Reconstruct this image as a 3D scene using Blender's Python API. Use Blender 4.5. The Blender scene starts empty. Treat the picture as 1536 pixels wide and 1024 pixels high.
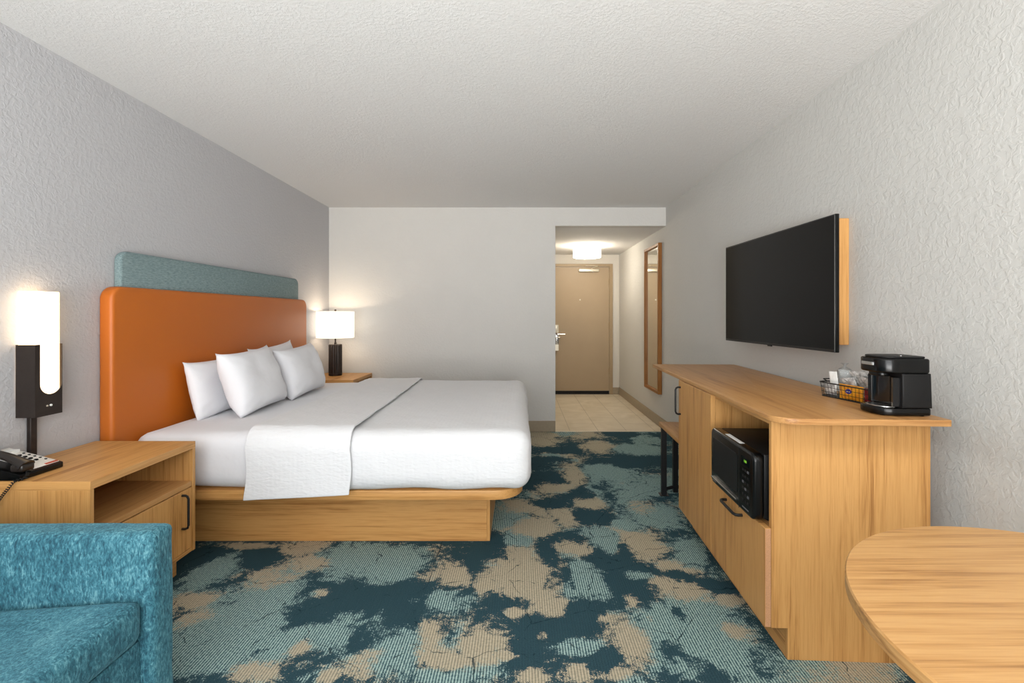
import bpy, bmesh, math, random
from mathutils import Vector, Matrix, noise
C = bpy.context.scene.collection
SC = bpy.context.scene
PI = math.pi
R = math.radians
random.seed(7)

# ------------------------------------------------------------------ materials
def s2l(c):
    return tuple(((v/255)/12.92 if v/255 <= .04045 else ((v/255+.055)/1.055)**2.4) for v in c) + (1,)

class NT:
    def __init__(s, name):
        s.m = bpy.data.materials.new(name); s.m.use_nodes = True
        s.t = s.m.node_tree; s.t.nodes.clear()
        s.out = s.n('ShaderNodeOutputMaterial')
        s.b = s.n('ShaderNodeBsdfPrincipled')
        s.l(s.b, 0, s.out, 0)
    def n(s, typ, **kw):
        o = s.t.nodes.new(typ)
        for k, v in kw.items():
            if k in o.inputs.keys(): o.inputs[k].default_value = v
            else: setattr(o, k, v)
        return o
    def l(s, a, ao, b, bi): s.t.links.new(a.outputs[ao], b.inputs[bi])
    def coord(s, kind='Object', scale=(1, 1, 1), rot=(0, 0, 0)):
        tc = s.n('ShaderNodeTexCoord'); mp = s.n('ShaderNodeMapping')
        mp.inputs['Scale'].default_value = scale; mp.inputs['Rotation'].default_value = rot
        s.l(tc, kind, mp, 0); return mp
    def noise(s, co, scale, detail=4, rough=.5, dist=0):
        n = s.n('ShaderNodeTexNoise', Scale=scale, Detail=detail, Roughness=rough, Distortion=dist)
        s.l(co, 0, n, 'Vector'); return n
    def ramp(s, src, out, stops, interp='LINEAR'):
        r = s.n('ShaderNodeValToRGB'); cr = r.color_ramp; cr.interpolation = interp
        while len(cr.elements) < len(stops): cr.elements.new(.5)
        for e, (p, c) in zip(cr.elements, stops):
            e.position = p; e.color = c if len(c) == 4 else s2l(c)
        s.l(src, out, r, 0); return r
    def math(s, op, a, b=None, ao=0, bo=0, clamp=False):
        m = s.n('ShaderNodeMath', operation=op, use_clamp=clamp)
        for i, (v, o) in enumerate(((a, ao), (b, bo))):
            if v is None: continue
            if isinstance(v, (int, float)): m.inputs[i].default_value = v
            else: s.l(v, o, m, i)
        return m
    def mix(s, f, a, b, blend='MIX', fo=0, ao=0, bo=0):
        m = s.n('ShaderNodeMix', data_type='RGBA', blend_type=blend)
        for i, v, o in ((0, f, fo), (6, a, ao), (7, b, bo)):
            if isinstance(v, (int, float)): m.inputs[i].default_value = v
            elif isinstance(v, tuple): m.inputs[i].default_value = v if len(v) == 4 else s2l(v)
            else: s.l(v, o, m, i)
        m2 = s.n('ShaderNodeMix', data_type='RGBA') if False else None
        return m
    def bump(s, h, ho, strength, dist):
        b = s.n('ShaderNodeBump', Strength=strength, Distance=dist)
        s.l(h, ho, b, 'Height'); s.l(b, 0, s.b, 'Normal'); return b
    def P(s, **kw):
        for k, v in kw.items():
            s.b.inputs[k.replace('_', ' ')].default_value = v
MIXOUT = 2

def plain(name, col, rough=.5, metal=0, noise_amt=.06, nscale=40, **kw):
    t = NT(name); t.P(Roughness=rough, Metallic=metal)
    co = t.coord(); n = t.noise(co, nscale, 3)
    c = s2l(col); d = tuple(max(0, v*(1-noise_amt)) for v in c[:3]) + (1,)
    h = tuple(min(1, v*(1+noise_amt)) for v in c[:3]) + (1,)
    r = t.ramp(n, 0, [(.3, d), (.7, h)])
    t.l(r, 0, t.b, 'Base Color')
    for k, v in kw.items(): t.b.inputs[k.replace('_', ' ')].default_value = v
    return t.m

def wood(name, axis, light=(206, 155, 94), mid=(192, 140, 80), dark=(152, 102, 52), seed=0, rough=.42):
    """laminate with long grain running along the given axis"""
    t = NT(name)
    def sc(long, across): return tuple(long if i == axis else across for i in range(3))
    co0 = t.coord('Object', (1, 1, 1)); co0.inputs['Location'].default_value = (seed*1.7, seed*.9, seed*.31)
    # edge banding: on the end faces the grain runs along the band instead
    tc = t.n('ShaderNodeTexCoord'); sn = t.n('ShaderNodeSeparateXYZ'); t.l(tc, 'Normal', sn, 0)
    isend = t.math('GREATER_THAN', t.math('ABSOLUTE', sn, None, axis), .7)
    sx = t.n('ShaderNodeSeparateXYZ'); t.l(co0, 0, sx, 0); cx = t.n('ShaderNodeCombineXYZ')
    other = 1 if axis == 0 else 0; perm = [0, 1, 2]; perm[axis], perm[other] = other, axis
    for i in range(3): t.l(sx, perm[i], cx, i)
    co = t.n('ShaderNodeMix', data_type='VECTOR'); t.l(isend, 0, co, 0); t.l(co0, 0, co, 4); t.l(cx, 0, co, 5)
    mp = t.n('ShaderNodeMapping'); mp.inputs['Scale'].default_value = sc(.8, 13); t.l(co, 1, mp, 0)
    n1 = t.noise(mp, 1.0, 5, .6, 1.6)
    mp2 = t.n('ShaderNodeMapping'); mp2.inputs['Scale'].default_value = sc(2.0, 90); t.l(co, 1, mp2, 0)
    n2 = t.noise(mp2, 1.0, 4, .65, .5)
    mp3 = t.n('ShaderNodeMapping'); mp3.inputs['Scale'].default_value = sc(7, 330); t.l(co, 1, mp3, 0)
    n3 = t.noise(mp3, 1.0, 2, .5)
    a = t.math('MULTIPLY', n1, .42); b = t.math('MULTIPLY', n2, .38); c = t.math('MULTIPLY', n3, .2)
    s = t.math('ADD', t.math('ADD', a, b), c)
    r = t.ramp(s, 0, [(.37, dark), (.46, mid), (.54, light), (.64, mid)])
    t.l(r, 0, t.b, 'Base Color')
    t.P(Roughness=rough); t.b.inputs['Specular IOR Level'].default_value = .35
    t.bump(n3, 0, .08, .001)
    return t.m

def wall_mat(name, col, bump=.5, scale=55):
    t = NT(name); t.P(Roughness=.75); t.b.inputs['Specular IOR Level'].default_value = .25
    co = t.coord('Object')
    n = t.noise(co, scale, 3, .55, .6); n2 = t.noise(co, scale*.35, 2, .5, .4)
    r1 = t.ramp(n, 0, [(.42, (0, 0, 0, 1)), (.6, (1, 1, 1, 1))])
    m = t.math('ADD', r1, t.math('MULTIPLY', n2, .8))
    c = s2l(col); n3 = t.noise(co, 3, 3)
    r = t.ramp(n3, 0, [(.3, tuple(v*.98 for v in c[:3])+(1,)), (.7, c)])
    t.l(r, 0, t.b, 'Base Color')
    t.bump(m, 0, bump, .0022)
    return t.m

def ceiling_mat(name, col):
    t = NT(name); t.P(Roughness=.9); t.b.inputs['Specular IOR Level'].default_value = .1
    co = t.coord('Object')
    n = t.noise(co, 90, 4, .7, .3); n2 = t.noise(co, 45, 3, .6, .5)
    r1 = t.ramp(n, 0, [(.45, (0, 0, 0, 1)), (.62, (1, 1, 1, 1))])
    m = t.math('ADD', r1, n2)
    t.b.inputs['Base Color'].default_value = s2l(col)
    t.bump(m, 0, .4, .003)
    return t.m

def carpet_mat():
    t = NT('patterned_carpet'); t.P(Roughness=.95); t.b.inputs['Specular IOR Level'].default_value = .05
    co = t.coord('Object')
    at = t.n('ShaderNodeAttribute', attribute_name='light_field'); bt = t.n('ShaderNodeAttribute', attribute_name='beige_field')
    nA = t.noise(co, 8, 7, .78, .8); nF = t.noise(co, 42, 5, .8); nX = t.noise(co, 230, 1, .5)
    # fields + ragged edges
    e = t.math('MULTIPLY', t.math('SUBTRACT', nA, .5), 3.0)
    f = t.math('MULTIPLY', t.math('SUBTRACT', nF, .5), 1.7)
    g = t.math('MULTIPLY', t.math('SUBTRACT', nX, .5), 1.1)
    ef = t.math('ADD', t.math('ADD', e, f), g)
    L = t.math('ADD', at, ef, 2)
    nB = t.noise(co, 5, 5, .6, .4); nB.inputs['Detail'].default_value = 6
    B = t.math('ADD', t.math('ADD', bt, t.math('MULTIPLY', t.math('SUBTRACT', nB, .5), 2.2), 2), t.math('ADD', f, g))
    # thin cracks
    v = t.n('ShaderNodeTexVoronoi', feature='DISTANCE_TO_EDGE', Scale=2.6)
    wn = t.noise(co, 3.5, 4, .6); add = t.mix(.22, co, wn, 'ADD'); add.data_type = 'RGBA'
    t.l(add, MIXOUT, v, 'Vector')
    crack = t.math('LESS_THAN', v, t.math('MULTIPLY', t.math('SUBTRACT', nA, .45), .05))
    # woven ribs along the room
    sep = t.n('ShaderNodeSeparateXYZ'); t.l(co, 0, sep, 0)
    jm = t.n('ShaderNodeMapping'); jm.inputs['Scale'].default_value = (95, 110, 1); t.l(co, 0, jm, 0)
    jn = t.noise(jm, 1.0, 1, .5)
    st = t.math('SINE', t.math('MULTIPLY', sep, 2*PI/.0108))
    st = t.math('ADD', st, t.math('MULTIPLY', t.math('SUBTRACT', jn, .5), 2.4))
    rib = t.math('MULTIPLY', t.math('ADD', st, 1.0), .5, clamp=True)
    wv = t.noise(co, 260, 1, .5)
    aqua = t.mix(rib, (56, 86, 94), (168, 194, 188))
    beig = t.mix(rib, (142, 136, 119), (193, 182, 158))
    dark = t.mix(wv, (32, 54, 64), (62, 90, 98))
    lm = t.math('MULTIPLY', t.math('SUBTRACT', L, .04), 9, clamp=True); bm_ = t.math('MULTIPLY', B, 3.5, clamp=True)
    lite = t.mix(bm_, aqua, beig, ao=MIXOUT, bo=MIXOUT)
    col = t.mix(lm, dark, lite, ao=MIXOUT, bo=MIXOUT)
    col2 = t.mix(t.math('MULTIPLY', crack, .8), col, (30, 50, 58), ao=MIXOUT)
    t.l(col2, MIXOUT, t.b, 'Base Color')
    t.bump(t.math('ADD', rib, wv), 0, .35, .003)
    return t.m

def chenille():
    t = NT('teal_chenille'); t.P(Roughness=.8)
    t.b.inputs['Sheen Weight'].default_value = .35; t.b.inputs['Sheen Roughness'].default_value = .4
    t.b.inputs['Sheen Tint'].default_value = s2l((150, 215, 235))
    co = t.coord('Object', (1, 1, .4), (R(25), R(30), 0))
    n1 = t.noise(co, 6, 4, .6, .6); n2 = t.noise(co, 90, 4, .8, 1.0); n3 = t.noise(co, 190, 2, .6)
    s = t.math('ADD', t.math('ADD', t.math('MULTIPLY', n1, .25), t.math('MULTIPLY', n2, .5)), t.math('MULTIPLY', n3, .25))
    r = t.ramp(s, 0, [(.38, (10, 56, 72)), (.47, (34, 88, 104)), (.54, (64, 122, 137)), (.65, (124, 174, 182))])
    t.l(r, 0, t.b, 'Base Color'); t.bump(s, 0, .8, .006)
    return t.m

def linen(name, col, waffle=False):
    t = NT(name); t.P(Roughness=.85); t.b.inputs['Specular IOR Level'].default_value = .15
    t.b.inputs['Sheen Weight'].default_value = .15
    t.b.inputs['Base Color'].default_value = s2l(col)
    co = t.coord('Object')
    n = t.noise(co, 9, 3, .5, .3)
    if waffle:
        mp = t.n('ShaderNodeMapping'); mp.inputs['Scale'].default_value = (.4, 1, 1); t.l(co, 0, mp, 0)
        w = t.noise(mp, 70, 2, .5, .4)
        wa = t.n('ShaderNodeTexWave', wave_type='BANDS', bands_direction='X', Scale=14, Distortion=1.2, Detail=2)
        t.l(co, 0, wa, 'Vector')
        s = t.math('ADD', t.math('MULTIPLY', w, .8), t.math('MULTIPLY', wa, .05, 1))
        s = t.math('ADD', s, t.math('MULTIPLY', n, 1.2))
        t.bump(s, 0, .6, .007)
    else:
        t.bump(n, 0, .35, .012)
    return t.m

def fabric(name, c1, c2, scale=300):
    t = NT(name); t.P(Roughness=.9)
    co = t.coord('Object', (1, 1, 1)); n = t.noise(co, scale, 2, .6)
    mp = t.n('ShaderNodeMapping'); mp.inputs['Scale'].default_value = (1, .25, 1); t.l(co, 0, mp, 0)
    n2 = t.noise(mp, scale*.6, 2, .6)
    s = t.math('MULTIPLY', t.math('ADD', n, n2), .5)
    r = t.ramp(s, 0, [(.4, c1), (.6, c2)]); t.l(r, 0, t.b, 'Base Color'); t.bump(s, 0, .3, .002)
    return t.m

def leather(name, col):
    t = NT(name); t.P(Roughness=.48); c = s2l(col)
    co = t.coord(); n = t.noise(co, 2.2, 2); n2 = t.noise(co, 220, 2)
    r = t.ramp(n, 0, [(.3, tuple(v*.94 for v in c[:3])+(1,)), (.7, c)])
    t.l(r, 0, t.b, 'Base Color'); t.bump(n2, 0, .08, .001)
    return t.m

def glow(name, col, strength, base=(240, 236, 226)):
    t = NT(name); t.P(Roughness=.5)
    t.b.inputs['Base Color'].default_value = s2l(base)
    t.b.inputs['Emission Color'].default_value = s2l(col)
    t.b.inputs['Emission Strength'].default_value = strength
    co = t.coord(); n = t.noise(co, 30, 2); 
    r = t.ramp(n, 0, [(.3, s2l(base)), (.7, s2l(base))]); t.l(r, 0, t.b, 'Base Color')
    return t.m

def foil(name, c1, c2, rough=.25, metal=.8, scale=45):
    t = NT(name); t.P(Roughness=rough, Metallic=metal)
    co = t.coord(); n = t.noise(co, scale, 3, .6, 1.0)
    r = t.ramp(n, 0, [(.35, c1), (.65, c2)]); t.l(r, 0, t.b, 'Base Color'); t.bump(n, 0, .9, .006)
    return t.m

def clear(name, tint=(235, 238, 240)):
    t = NT(name); tr = t.n('ShaderNodeBsdfTransparent'); gl = t.n('ShaderNodeBsdfGlossy', Roughness=.08)
    mx = t.n('ShaderNodeMixShader'); mx.inputs[0].default_value = .22
    co = t.coord(); n = t.noise(co, 60, 3, .6, 1.5)
    b = t.n('ShaderNodeBump', Strength=.8, Distance=.01); t.l(n, 0, b, 'Height'); t.l(b, 0, gl, 'Normal')
    tr.inputs[0].default_value = s2l(tint)
    t.l(tr, 0, mx, 1); t.l(gl, 0, mx, 2); t.l(mx, 0, t.out, 0)
    return t.m

def tile_mat():
    t = NT('beige_tile'); t.P(Roughness=.35)
    co = t.coord('Object'); n = t.noise(co, 3, 5, .6, .8)
    br = t.n('ShaderNodeTexBrick', Scale=1.0)
    br.offset = .5; br.inputs['Brick Width'].default_value = .62; br.inputs['Row Height'].default_value = .31
    br.inputs['Mortar Size'].default_value = .0035; br.inputs['Mortar Smooth'].default_value = .3
    mp = t.n('ShaderNodeMapping'); mp.inputs['Rotation'].default_value = (0, 0, R(90)); mp.inputs['Location'].default_value = (.11, .08, 0)
    t.l(co, 0, mp, 0); t.l(mp, 0, br, 'Vector')
    r = t.ramp(n, 0, [(.35, (214, 200, 174)), (.65, (232, 220, 198))])
    t.l(r, 0, br, 'Color1'); t.l(r, 0, br, 'Color2'); br.inputs['Mortar'].default_value = s2l((176, 162, 138))
    t.l(br, 0, t.b, 'Base Color')
    return t.m

M = {
 'wood_x': wood('oak_grain_x', 0), 'wood_y': wood('oak_grain_y', 1, seed=2), 'wood_z': wood('oak_grain_z', 2, seed=4),
 'top_y': wood('oak_top_y', 1, light=(192, 144, 90), mid=(178, 128, 76), dark=(148, 100, 56), seed=5, rough=.38),
 'table': wood('oak_table', 0, light=(204, 158, 102), mid=(192, 144, 88), dark=(160, 114, 66), seed=7, rough=.4),
 'board_end': plain('raw_board_edge', (190, 140, 100), .7, nscale=400, noise_amt=.15),
 'frame_wood': wood('mirror_frame_oak', 2, light=(160, 106, 50), mid=(142, 90, 40), dark=(112, 68, 28), seed=9),
 'wall': wall_mat('warm_white_wall', (212, 209, 204)), 'accent': wall_mat('grey_accent_wall', (186, 185, 187), .4),
 'wall_r': wall_mat('right_wall_paint', (203, 202, 198), .42, 42),
 'hall': wall_mat('hall_wall_paint', (214, 209, 200), .2),
 'ceil': ceiling_mat('popcorn_ceiling', (224, 223, 221)),
 'base': plain('taupe_baseboard', (158, 144, 122), .5),
 'carpet': carpet_mat(), 'tile': tile_mat(),
 'door': plain('tan_door_paint', (170, 149, 120), .45, noise_amt=.02, nscale=4), 'doorframe': plain('tan_frame_paint', (166, 144, 112), .45, noise_amt=.02),
 'chrome': plain('brushed_steel', (200, 200, 198), .25, 1), 'steel_warm': plain('satin_aluminium', (225, 218, 200), .35, .6),
 'black': plain('black_metal', (18, 18, 20), .45, noise_amt=.1), 'plastic': plain('black_plastic', (10, 10, 10), .22, noise_amt=.1, Specular_IOR_Level=.3),
 'plastic_m': plain('matt_black_plastic', (20, 19, 19), .5, noise_amt=.1, Specular_IOR_Level=.25), 'bronze': plain('dark_bronze', (54, 46, 42), .42, .5, noise_amt=.1),
 'screen': plain('dark_screen', (2, 2, 2), .14, noise_amt=.05, Specular_IOR_Level=.22), 'glass_blk': plain('black_glass', (12, 12, 14), .12, noise_amt=.05),
 'window_dark': plain('microwave_window', (30, 30, 31), .35, noise_amt=.2, nscale=500, Specular_IOR_Level=.25),
 'chenille': chenille(), 'sheet': linen('white_sheet', (224, 224, 228)), 'blanket': linen('white_waffle_blanket', (223, 223, 225), True),
 'pillow': linen('white_pillowcase', (229, 229, 233)),
 'orange': leather('orange_leather', (186, 98, 20)), 'bluegrey': fabric('blue_grey_fabric', (98, 118, 122), (132, 150, 150)),
 'silver': foil('silver_foil', (150, 150, 150), (246, 246, 244), .3, .35), 'white_paper': plain('white_paper', (232, 232, 228), .6),
 'orange_pkt': foil('orange_packet', (226, 138, 20), (246, 178, 40), .4, 0), 'red_pkt': foil('red_packet', (110, 20, 30), (170, 40, 48), .35, .2),
 'tan_pkt': foil('tan_packet', (150, 116, 70), (226, 208, 170), .4, 0, 90),
 'blue': plain('blue_print', (24, 40, 150), .5), 'clear': clear('clear_wrap'), 'mirror': plain('mirror_glass', (235, 236, 232), .01, 1, noise_amt=0),
 'phone_face': plain('phone_cream_plate', (226, 222, 214), .45, noise_amt=.02), 'phone_brown': plain('handset_plastic', (34, 28, 24), .3),
 'green_led': glow('green_display_digits', (150, 230, 60), .5, (60, 90, 20)), 'grey_key': plain('grey_keys', (92, 92, 96), .5),
 'rubber': plain('rubber_black', (12, 12, 12), .8), 'label_red': plain('red_orange_label', (196, 80, 50), .5),
}

# ------------------------------------------------------------------ objects
def link(name, me, m, parent=None):
    o = bpy.data.objects.new(name, me); C.objects.link(o)
    if m is not None: me.materials.append(m)
    if parent is not None: o.parent = parent
    return o
def obj(name, bm, m, parent=None, smooth=None):
    me = bpy.data.meshes.new(name); bmesh.ops.recalc_face_normals(bm, faces=bm.faces[:])
    bm.to_mesh(me); bm.free()
    if smooth is None: smooth = 35
    if smooth:
        for p in me.polygons: p.use_smooth = True
        try: me.set_sharp_from_angle(angle=R(smooth))
        except Exception: pass
    return link(name, me, m, parent)
def tag(o, label, cat, group=None):
    o['label'] = label; o['category'] = cat
    if group: o['group'] = group
    return o
def thing(name, label, cat, loc=(0, 0, 0), rz=0, group=None):
    o = bpy.data.objects.new(name, None); C.objects.link(o); o.location = loc; o.rotation_euler = (0, 0, rz)
    return tag(o, label, cat, group)
def struct(name, bm, m, parent=None):
    o = obj(name, bm, m, parent, smooth=0)
    if parent is None: o['kind'] = 'structure'
    return o
def box(x0, x1, y0, y1, z0, z1, bev=0, seg=2, bm=None):
    own = bmesh.new()
    r = bmesh.ops.create_cube(own, size=1)
    for v in own.verts:
        v.co = Vector((x0+(x1-x0)*(v.co.x+.5), y0+(y1-y0)*(v.co.y+.5), z0+(z1-z0)*(v.co.z+.5)))
    if bev: bmesh.ops.bevel(own, geom=own.edges[:], offset=bev, segments=seg, profile=.5, affect='EDGES')
    return join(bm, own)
def join(bm, own):
    if bm is None: return own
    me = bpy.data.meshes.new('tmp'); own.to_mesh(me); own.free(); bm.from_mesh(me); bpy.data.meshes.remove(me); return bm
def xf(bm, mat):
    bmesh.ops.transform(bm, matrix=mat, verts=bm.verts[:]); return bm
def prism(pts, z0, z1, bev=0, seg=2, bm=None, axis='z'):
    """polygon pts extruded; axis z: (x,y)->z ; axis x: (y,z)->x ; axis y: (x,z)->y"""
    own = bmesh.new()
    def P(a, b, c):
        return {'z': (a, b, c), 'x': (c, a, b), 'y': (a, c, b)}[axis]
    lo = [own.verts.new(P(a, b, z0)) for a, b in pts]; hi = [own.verts.new(P(a, b, z1)) for a, b in pts]
    f1 = own.faces.new(lo); f2 = own.faces.new(hi)
    n = len(pts)
    for i in range(n): own.faces.new((lo[i], lo[(i+1) % n], hi[(i+1) % n], hi[i]))
    bmesh.ops.recalc_face_normals(own, faces=own.faces[:])
    if bev:
        es = [e for e in own.edges if (e.verts[0] in lo) == (e.verts[1] in lo)]
        bmesh.ops.bevel(own, geom=es, offset=bev, segments=seg, profile=.5, affect='EDGES')
    return join(bm, own)
def arc(cx, cy, r, a0, a1, n):
    return [(cx+r*math.cos(R(a0+(a1-a0)*i/n)), cy+r*math.sin(R(a0+(a1-a0)*i/n))) for i in range(n+1)]
def rrect(x0, x1, y0, y1, r, n=6):
    """r: single radius or (bl, br, tr, tl)"""
    if not isinstance(r, tuple): r = (r,)*4
    p = []
    for (cx, cy, rr, a) in ((x0+r[0], y0+r[0], r[0], 180), (x1-r[1], y0+r[1], r[1], 270), (x1-r[2], y1-r[2], r[2], 0), (x0+r[3], y1-r[3], r[3], 90)):
        p += arc(cx, cy, rr, a, a+90, n) if rr > 1e-5 else [(cx, cy)]
    return p
def lathe(prof, cx=0, cy=0, n=40, bm=None, caps=True):
    own = bmesh.new(); rings = []
    for r, z in prof:
        rings.append([own.verts.new((cx+r*math.cos(2*PI*i/n), cy+r*math.sin(2*PI*i/n), z)) for i in range(n)])
    for a, b in zip(rings, rings[1:]):
        for i in range(n): own.faces.new((a[i], a[(i+1) % n], b[(i+1) % n], b[i]))
    if caps:
        own.faces.new(rings[0]); own.faces.new(rings[-1])
    return join(bm, own)
def tube(pts, r, n=8, bm=None, caps=True):
    own = bmesh.new(); rings = []; pts = [Vector(p) for p in pts]; up = Vector((.13, .21, 1)).normalized()
    for i, p in enumerate(pts):
        d = (pts[min(i+1, len(pts)-1)]-pts[max(i-1, 0)]).normalized()
        a = d.cross(up)
        if a.length < 1e-3: a = d.cross(Vector((1, 0, 0)))
        a.normalize(); b = d.cross(a).normalized(); up = b.cross(d) if False else up
        rr = r[i] if isinstance(r, (list, tuple)) else r
        rings.append([own.verts.new(p+a*rr*math.cos(2*PI*k/n)+b*rr*math.sin(2*PI*k/n)) for k in range(n)])
    for a, b in zip(rings, rings[1:]):
        for i in range(n): own.faces.new((a[i], a[(i+1) % n], b[(i+1) % n], b[i]))
    if caps: own.faces.new(rings[0]); own.faces.new(rings[-1])
    return join(bm, own)
def rgrid(x0, x1, y0, y1, z0, z1, r, cell=.03, keep=None, disp=None):
    """densely gridded rounded box; keep(p)->bool drops faces, disp(p)->offset Vector"""
    lo = (x0, y0, z0); hi = (x1, y1, z1); bm = bmesh.new(); vs = {}
    n = [max(2, int(round((hi[i]-lo[i])/cell))) for i in range(3)]
    def vert(ix):
        if ix in vs: return vs[ix]
        p = [lo[i]+(hi[i]-lo[i])*ix[i]/n[i] for i in range(3)]
        # denser towards the edges so the rounding is smooth
        q = Vector([min(max(p[i], lo[i]+r), hi[i]-r) for i in range(3)])
        d = Vector(p)-q
        v = q + d.normalized()*r if d.length > 1e-9 else Vector(p)
        vs[ix] = bm.verts.new(v); return vs[ix]
    for ax in range(3):
        u, w = [(1, 2), (0, 2), (0, 1)][ax]
        for side in (0, n[ax]):
            for i in range(n[u]):
                for j in range(n[w]):
                    q = []
                    for (di, dj) in ((0, 0), (1, 0), (1, 1), (0, 1)):
                        ix = [0, 0, 0]; ix[ax] = side; ix[u] = i+di; ix[w] = j+dj
                        q.append(vert(tuple(ix)))
                    c = sum((v.co for v in q), Vector())/4
                    if keep is None or keep(c):
                        try: bm.faces.new(q)
                        except ValueError: pass
    loose = [v for v in bm.verts if not v.link_faces]
    bmesh.ops.delete(bm, geom=loose, context='VERTS')
    bmesh.ops.recalc_face_normals(bm, faces=bm.faces[:])
    if disp:
        bm.normal_update(); new = [(v, v.co + disp(v.co, v.normal)) for v in bm.verts]
        for v, c in new: v.co = c
    return bm
def mod_solid(o, th, off=1):
    m = o.modifiers.new('thickness', 'SOLIDIFY'); m.thickness = th; m.offset = off; return o
def mod_sub(o, lv=1):
    m = o.modifiers.new('smooth', 'SUBSURF'); m.levels = lv; m.render_levels = lv; return o
def fb(p, s, seed=0, oct=3):
    return noise.fractal(Vector((p[0]*s+seed, p[1]*s+seed*.7, p[2]*s-seed)), 1.0, 2.0, oct)
def handle(name, a, b, out, r, parent, m='black'):
    """bar handle from foot a to foot b standing off by vector out"""
    a, b, out = Vector(a), Vector(b), Vector(out); d = (b-a).normalized()
    c = (b-a).length*.10
    pts = [a, a+out*.55, a+out*.85+d*c*.3, a+out+d*c, b+out-d*c, b+out*.85-d*c*.3, b+out*.55, b]
    return obj(name, tube(pts, r, 8), M[m], parent)
def text(name, body, size, m, parent, loc, rot, ext=.0004):
    cu = bpy.data.curves.new(name, 'FONT'); cu.body = body; cu.size = size; cu.extrude = ext; cu.align_x = 'CENTER'; cu.align_y = 'CENTER'
    t = bpy.data.objects.new('tmp_text', cu); C.objects.link(t); bpy.context.view_layer.update()
    me = bpy.data.meshes.new_from_object(t.evaluated_get(bpy.context.evaluated_depsgraph_get())); bpy.data.objects.remove(t); me.materials.clear()
    o = link(name, me, m, parent); o.location = loc; o.rotation_euler = rot
    return o
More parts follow.
